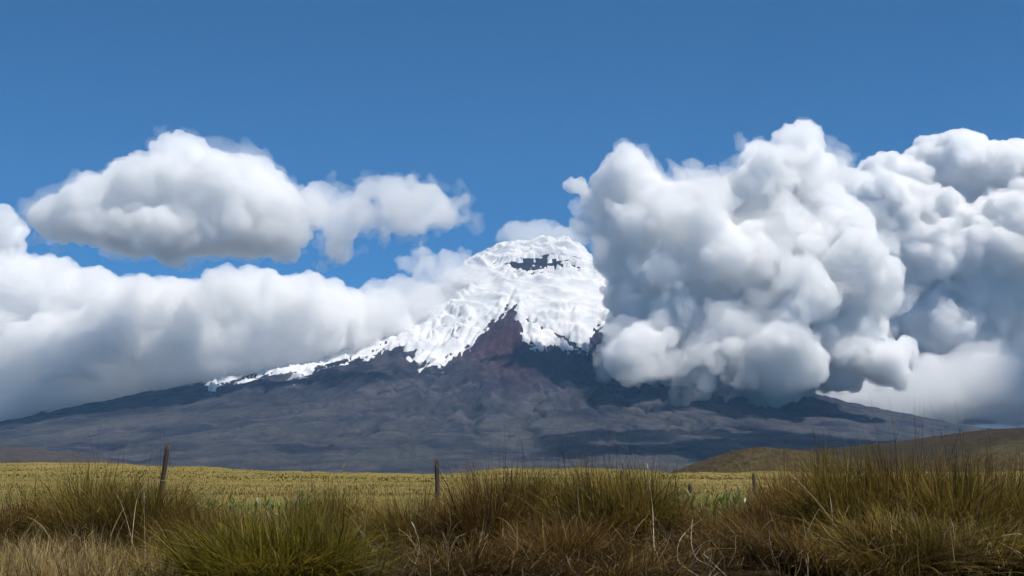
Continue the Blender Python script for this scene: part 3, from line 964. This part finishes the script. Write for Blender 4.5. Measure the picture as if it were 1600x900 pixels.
    X, Y, px = X[keepm], Y[keepm], px[keepm]; n = len(X)
    az = rs.rand(n) * 2 * PI
    up = blades(rs, X, Y, ground_z(X, Y) - 0.01, az, np.abs(rs.normal(0.2, 0.3, n)), rs.normal(0.5, 0.6, n), rs.uniform(0.10, 0.30, n) * (0.75 + 1.1 * fbm(X * 1.6, Y * 1.6, 3, 231)), rs.uniform(0.003, 0.007, n),
                pick(rs, n, [(0.22, 0.155, 0.055), (0.13, 0.09, 0.035)]), pick(rs, n, [(0.58, 0.43, 0.17), (0.46, 0.33, 0.12), (0.66, 0.52, 0.27), (0.24, 0.17, 0.06)]), seg=3)
    o = obj('dry_straw', blade_mesh('dry_straw', up)); tag(o, 'short pale golden straw in the lower left corner', 'straw', kind='stuff')

    # bent pale stems caught among the tussock bases
    n = 1100
    X, Y, px = fan(n, 8.6, 10.6, -40, 1640)
    az = rs.rand(n) * 2 * PI
    up = blades(rs, X, Y, ground_z(X, Y) + rs.uniform(0, 0.28, n), az, rs.uniform(0.2, 1.7, n), rs.normal(0.6, 1.1, n), rs.uniform(0.12, 0.42, n), rs.uniform(0.004, 0.008, n),
                pick(rs, n, DEAD1), pick(rs, n, DEAD1 + [(0.5, 0.43, 0.31)]), seg=4)
    o = obj('dead_stems', blade_mesh('dead_stems', up)); tag(o, 'pale bent dead stems tangled among the tussock bases', 'dead grass', kind='stuff')

    # cropped pasture beyond the bank: tufts that shrink to a texture far away
    sets = []
    for (n, y0, y1, hh, ww, pw) in ((26000, 15, 45, (0.04, 0.13), (0.004, 0.010), 1.0), (26000, 40, 120, (0.04, 0.11), (0.02, 0.05), 1.0), (16000, 110, 310, (0.07, 0.19), (0.08, 0.2), 1.0)):
        X, Y, px = fan(n, y0, y1, -80, 1680, pw)
        pt = fbm(X * 0.5, Y * 0.16, 4, 203)
        az = rs.rand(n) * 2 * PI
        warm = sstep(-0.25, 0.3, pt)[:, None]
        dk_ = np.where(fbm(X * 1.3, Y * 0.5, 3, 221) < -0.22, 0.5 if y0 < 40 else 0.72, 1.0)
        c1 = pick(rs, n, [(0.25, 0.180, 0.055), (0.20, 0.150, 0.042), (0.29, 0.215, 0.075)]) * warm + pick(rs, n, [(0.11, 0.105, 0.024), (0.14, 0.115, 0.030)]) * (1 - warm)
        sets.append(blades(rs, X, Y, ground_z(X, Y) - 0.01, az, np.abs(rs.normal(0.3, 0.3, n)), rs.normal(0.3, 0.4, n), rs.uniform(hh[0], hh[1], n) * (1.0 + 1.1 * np.clip(-pt, 0, 1)) * np.where(dk_ < 1, 1.5, 1.0), rs.uniform(ww[0], ww[1], n), c1 * 0.75 * dk_[:, None], c1 * dk_[:, None], seg=1))
    o = obj('pasture_grass', blade_mesh('pasture_grass', *sets)); tag(o, 'cropped yellow green grass of the level pasture', 'grass', kind='stuff')
    # taller sparse stems at the near edge of the pasture
    n = 2600
    X, Y, px = fan(n, 13.5, 26, -40, 1640)
    az = rs.rand(n) * 2 * PI
    up = blades(rs, X, Y, ground_z(X, Y), az, np.abs(rs.normal(0.15, 0.15, n)), rs.normal(0.2, 0.3, n), rs.uniform(0.25, 0.62, n), rs.uniform(0.004, 0.007, n),
                pick(rs, n, [(0.10, 0.08, 0.03), (0.13, 0.10, 0.04)]), pick(rs, n, [(0.24, 0.18, 0.085), (0.12, 0.08, 0.04), (0.17, 0.125, 0.055)]), seg=3)
    o = obj('tall_thin_grass', blade_mesh('tall_thin_grass', up)); tag(o, 'sparse tall grass stems standing along the near edge of the pasture', 'grass', kind='stuff')

# ------------------------------------------------------------------ fence posts
def fence_post(px, Y, top, width, lean, label, seed, buried=0.3):
    rs = np.random.RandomState(seed)
    X = (px - 800) / F_PX * Y
    gz = float(ground_z(X, Y))
    h = (740 - top) / F_PX * Y - gz
    rad = width / F_PX * Y / 2
    ns, nr = 12, 14
    th = np.arange(ns) / ns * 2 * PI
    prof = 1 + 0.10 * np.sin(3 * th + rs.rand() * 6) + rs.normal(0, 0.05, ns)       # split log: flattened, uneven round section
    prof = prof * (1 - 0.16 * np.maximum(0, np.cos(th - rs.rand() * 6)) ** 4)
    co = []
    for k in range(nr):
        t = k / (nr - 1)
        zz = -buried + (h + buried) * t
        rr = rad * (1.06 - 0.12 * t) * prof * (1 + rs.normal(0, 0.025, ns)) * (0.9 if k == nr - 1 else 1)
        top_cut = (0.5 * rad * np.cos(th - 1.0) + rs.normal(0, 0.14 * rad, ns)) * (t > 0.93)
        bow = 0.012 * math.sin(t * 3)
        co.append(np.stack([rr * np.cos(th) + bow, rr * np.sin(th), zz + top_cut], 1))
    co = np.concatenate(co + [np.array([[0.01, 0, h - 0.15 * rad]])])
    q = [(k * ns + i, k * ns + (i + 1) % ns, (k + 1) * ns + (i + 1) % ns, (k + 1) * ns + i) for k in range(nr - 1) for i in range(ns)]
    t_ = [((nr - 1) * ns + i, (nr - 1) * ns + (i + 1) % ns, nr * ns) for i in range(ns)]
    me = mesh_np('fence_post', co, q, t_, smooth=False)
    o = obj('fence_post', me, M_POST)
    o.location = (X, Y, gz); o.rotation_euler = (rs.normal(0, 0.03), lean, rs.rand() * 6)
    o.rotation_euler = (0, lean, 0)
    tag(o, label, 'fence post', 'weathered fence posts across the pasture')
    # two rusted wire staples on the side of the post
    for zf in (0.82, 0.6):
        pts = [(rad * 0.9, -0.012, h * zf), (rad * 1.18, -0.012, h * zf), (rad * 1.18, 0.012, h * zf), (rad * 0.9, 0.012, h * zf)]
        obj('wire_staple', tube_mesh('wire_staple', pts, [0.0025] * 4, 4), M_STAPLE, o)
    return o

def tube_mesh(name, pts, radii, sides=5):
    pts = [Vector(p) for p in pts]
    co, q = [], []
    for i, p in enumerate(pts):
        d = (pts[min(i + 1, len(pts) - 1)] - pts[max(i - 1, 0)]).normalized()
        a = d.orthogonal().normalized(); b = d.cross(a)
        for k in range(sides):
            an = 2 * PI * k / sides
            co.append(p + (a * math.cos(an) + b * math.sin(an)) * radii[i])
    for i in range(len(pts) - 1):
        for k in range(sides):
            q.append((i * sides + k, i * sides + (k + 1) % sides, (i + 1) * sides + (k + 1) % sides, (i + 1) * sides + k))
    return mesh_np(name, [tuple(c) for c in co], q)

M_STAPLE, _t, _p = new_mat('rusty_wire')
_p.inputs['Base Color'].default_value = (0.08, 0.04, 0.025, 1); _p.inputs['Metallic'].default_value = 0.6; _p.inputs['Roughness'].default_value = 0.7
M_STRAW, _t, _p = new_mat('pale_stalk')
_n = noise(_t, 30, 3, 0.6, obj_co(_t))
_t.links.new(mixc(_t, ramp(_t, _n, 0.3, 0.7), (0.26, 0.20, 0.12), (0.46, 0.39, 0.27)), _p.inputs['Base Color'])
_p.inputs['Roughness'].default_value = 0.6

fence_post(253, 27, 695, 7.4, 0.13, 'nearest fence post, tall and dark, leaning right above the left tussocks', 1)
fence_post(684, 33, 718, 7.2, -0.02, 'upright fence post in the middle, half sunk behind the olive tussocks', 2)
fence_post(969, 42, 736, 6.5, 0.03, 'short fence post hidden among tall stalks right of centre', 3)
fence_post(1075, 46, 757, 6.5, 0.02, 'lowest fence stub, just left of the broad leafy plant', 4)
fence_post(1174, 48, 740, 5.2, 0.0, 'farthest fence post, thin, standing before the scrubby knoll', 5)

# ------------------------------------------------------------------ leafy green plants
def leaf_mesh(seed, L=0.22, W_=0.03):
    rs = np.random.RandomState(seed)
    co, q, cl = [], [], []
    n = 5
    bend = rs.uniform(0.2, 0.8)
    for k in range(n + 1):
        t = k / n
        w = W_ * math.sin(PI * min(1, t * 0.92 + 0.06)) ** 0.8 * (0.6 if k == 0 else 1)
        a = bend * t
        y = L * (math.sin(a) / max(bend, 1e-3) if bend else t); z = L * (1 - math.cos(a)) / bend
        for sx in (-1, 0, 1):
            co.append((sx * w, z * 0.6 + (0.25 * w if sx else 0), y))
            g = 1.15 if sx == 0 else 1.0
            cl.append((0.105 * g, 0.185 * g, 0.030 * g))
    for k in range(n):
        for s_ in range(2):
            a = k * 3 + s_
            q.append((a, a + 1, a + 4, a + 3))
    me = mesh_np('leaf', co, q)
    f = np.array(cl) * rs.uniform(0.75, 1.25)
    if rs.rand() < 0.14: f = f * 0 + np.array([0.32, 0.34, 0.24])
    col_attr(me, 'blade_colour', f)
    me.materials.append(M_LEAF)
    return me

LEAVES = [leaf_mesh(k) for k in range(14)]
def leafy_plant(px, Y, top, width, n, label, seed, lift=0.0):
    rs = random.Random(seed)
    X = (px - 800) / F_PX * Y
    gz = float(ground_z(X, Y))
    h = (740 - top) / F_PX * Y - gz
    w = width / F_PX * Y
    root = empty('leafy_plant', (X, Y, gz))
    tag(root, label, 'plant', 'broad leafed plants at the edge of the pasture')
    stems = 5 if n > 30 else 3
    for k in range(stems):
        sx = w * (k - (stems - 1) / 2) / stems + rs.uniform(-.02, .02); sy = rs.uniform(-.1, .1)
        hh = h * rs.uniform(0.7, 0.95)
        pts = [(sx * 0.6, sy * 0.6, -0.03), (sx * 0.85, sy, hh * 0.5), (sx, sy, hh)]
        obj('stem', tube_mesh('stem', pts, [0.007, 0.006, 0.004], 5), M_STEM, root)
        m = n // stems
        for j in range(m):
            t = 0.25 + 0.75 * (j + rs.random()) / m
            l = obj('leaf', LEAVES[rs.randrange(len(LEAVES))], None, root)
            l.location = (sx * (0.6 + 0.4 * t), sy * (0.6 + 0.4 * t), hh * t)
            l.rotation_euler = (-rs.uniform(0.25, 1.15) * (1.25 - 0.7 * t), rs.uniform(-0.3, 0.3), rs.uniform(0, 2 * PI))
            sc_ = rs.uniform(0.28, 0.56)
            l.scale = (sc_, sc_, sc_)
    return root

M_STEM, _t, _p = new_mat('green_stem')
_p.inputs['Base Color'].default_value = (0.07, 0.10, 0.03, 1); _p.inputs['Roughness'].default_value = 0.6
leafy_plant(1102, 15.5, 766, 60, 120, 'bright green broad leafed plant beside the farthest fence post, left half', 1)
leafy_plant(1142, 15.8, 760, 50, 120, 'bright green broad leafed plant just left of the farthest fence post', 2)
leafy_plant(1045, 17, 775, 60, 60, 'small green leafy plant left of the lowest fence stub', 3)
leafy_plant(318, 17, 768, 60, 70, 'dark green leafy plant right of the nearest fence post', 4)
leafy_plant(385, 18, 777, 60, 60, 'low green leafy plant, middle one of the three right of the nearest post', 5)
leafy_plant(440, 18, 774, 60, 60, 'green leafy plant with white flecks behind the bright green clump', 6)
leafy_plant(485, 16.5, 762, 30, 36, 'small dark leafy sprig left of the middle fence post', 7)
leafy_plant(150, 19, 764, 30, 20, 'small leafy weed left of the big left tussock', 8)
leafy_plant(15, 19, 766, 35, 22, 'small dark leafy weed at the left edge', 9)
leafy_plant(1550, 17, 764, 40, 20, 'small green leafy plant near the right edge', 10)

# ------------------------------------------------------------------ single pale stalks that catch the sun
def stalk(pts, rad, label, head=0.0):
    rad = rad * 0.42
    w = [Vector(at(*p)) for p in pts]
    base = w[0].copy()
    # a smooth curve through the points
    out = []
    for i in range(len(w) - 1):
        p0, p1, p2, p3 = w[max(i - 1, 0)], w[i], w[i + 1], w[min(i + 2, len(w) - 1)]
        for k in range(5):
            t = k / 5
            out.append(0.5 * ((2 * p1) + (p2 - p0) * t + (2 * p0 - 5 * p1 + 4 * p2 - p3) * t * t + (3 * p1 - p0 - 3 * p2 + p3) * t ** 3))
    out.append(w[-1])
    n = len(out)
    r = [rad * (1 - 0.55 * i / n) for i in range(n)]
    o = obj('dry_stalk', tube_mesh('dry_stalk', [p - base for p in out], r, 5), M_STRAW)
    o.location = base
    tag(o, label, 'dry stalk', 'single dry stalks standing out of the grass')
    if head:
        a, b = out[-2] - base, out[-1] - base
        d = (b - a).normalized()
        pts2 = [b - d * 0.01, b + d * head * 0.3, b + d * head * 0.7, b + d * head]
        obj('seed_head', tube_mesh('seed_head', pts2, [rad * 0.8, rad * 2.4, rad * 2.0, rad * 0.4], 6), M_STRAW, o)
    return o

if FOREGROUND:
    stalk([(205, 860, 10.2), (212, 790, 10.4), (224, 760, 10.4), (240, 750, 10.4), (262, 752, 10.4)], 0.006, 'pale arching stalk across the big left tussock below the leaning post')
    stalk([(215, 880, 10.0), (200, 820, 10.1), (189, 786, 10.1), (180, 770, 10.1)], 0.005, 'pale stalk with a starry tip low on the big left tussock')
    stalk([(228, 900, 9.8), (226, 830, 9.9), (225, 782, 9.9)], 0.0045, 'thin upright pale stalk in the dark middle of the big left tussock', 0.06)
    stalk([(1022, 860, 9.8), (1020, 800, 10), (1016, 765, 10), (1012, 735, 10)], 0.007, 'white upright stalk right of the tall flower stalks', 0.05)
    stalk([(535, 800, 13), (532, 765, 13), (528, 745, 13), (534, 733, 13)], 0.007, 'pale bent seed head standing over the pasture left of the middle post', 0.08)
    stalk([(1100, 905, 9.0), (1062, 880, 9.1), (1060, 850, 9.1), (1075, 828, 9.2), (1096, 812, 9.2)], 0.008, 'thick pale bent stem below the broad leafy plant')
    stalk([(1082, 812, 9.2), (1080, 845, 9.15), (1088, 872, 9.1), (1110, 884, 9.0), (1122, 895, 9.0)], 0.007, 'pale stem drooping beside the thick bent one')
    stalk([(1140, 905, 8.9), (1116, 882, 9.0), (1102, 868, 9.0), (1098, 866, 9.0)], 0.007, 'short white bent stem right of the thick bent one')
    stalk([(1640, 880, 8.8), (1600, 838, 9.0), (1582, 835, 9.0), (1564, 838, 9.0)], 0.008, 'bare pale twig reaching in from the right edge')
    stalk([(1640, 905, 8.7), (1600, 868, 8.9), (1570, 852, 8.9), (1560, 846, 8.9)], 0.006, 'lower bare twig at the right edge')
    stalk([(700, 905, 9.2), (702, 870, 9.2), (712, 842, 9.2), (728, 834, 9.2)], 0.006, 'white hooked stalk in the dark hollow of the middle foreground')
    stalk([(640, 905, 9.4), (655, 860, 9.4), (652, 836, 9.4), (648, 826, 9.4)], 0.006, 'white stalk with a torn tip left of the dark hollow', 0.05)
    stalk([(1345, 880, 9.6), (1290, 800, 9.6), (1255, 760, 9.6), (1232, 738, 9.6)], 0.006, 'long straight pale stalk slanting across the right hand stand')
    stalk([(700, 760, 26), (690, 738, 26), (678, 722, 26)], 0.008, 'pale straw crossing the middle fence post')
print('foreground', time.time() - T0)

# ------------------------------------------------------------------ the air between the camera and the volcano
def haze_box():
    x, y0, y1, z0, z1 = 26000, -120, 23000, -75, 5200
    co = [(-x, y0, z0), (x, y0, z0), (x, y1, z0), (-x, y1, z0), (-x, y0, z1), (x, y0, z1), (x, y1, z1), (-x, y1, z1)]
    me = bpy.data.meshes.new('haze')
    me.from_pydata(co, [], [(0, 3, 2, 1), (4, 5, 6, 7), (0, 1, 5, 4), (1, 2, 6, 5), (2, 3, 7, 6), (3, 0, 4, 7)])
    m = bpy.data.materials.new('mountain_air')
    m.use_nodes = True
    t = m.node_tree
    t.nodes.clear()
    o = t.nodes.new('ShaderNodeOutputMaterial')
    p = t.nodes.new('ShaderNodeVolumePrincipled')
    p.inputs['Color'].default_value = (0.26, 0.56, 1.0, 1)
    p.inputs['Density'].default_value = 1.5e-5
    p.inputs['Anisotropy'].default_value = 0.0
    t.links.new(p.outputs[0], o.inputs['Volume'])
    m.cycles.homogeneous_volume = True
    h = obj('haze', me, m)
    tag(h, 'thin blue mountain air', kind='stuff')
if not os.environ.get('NOHAZE'): haze_box()
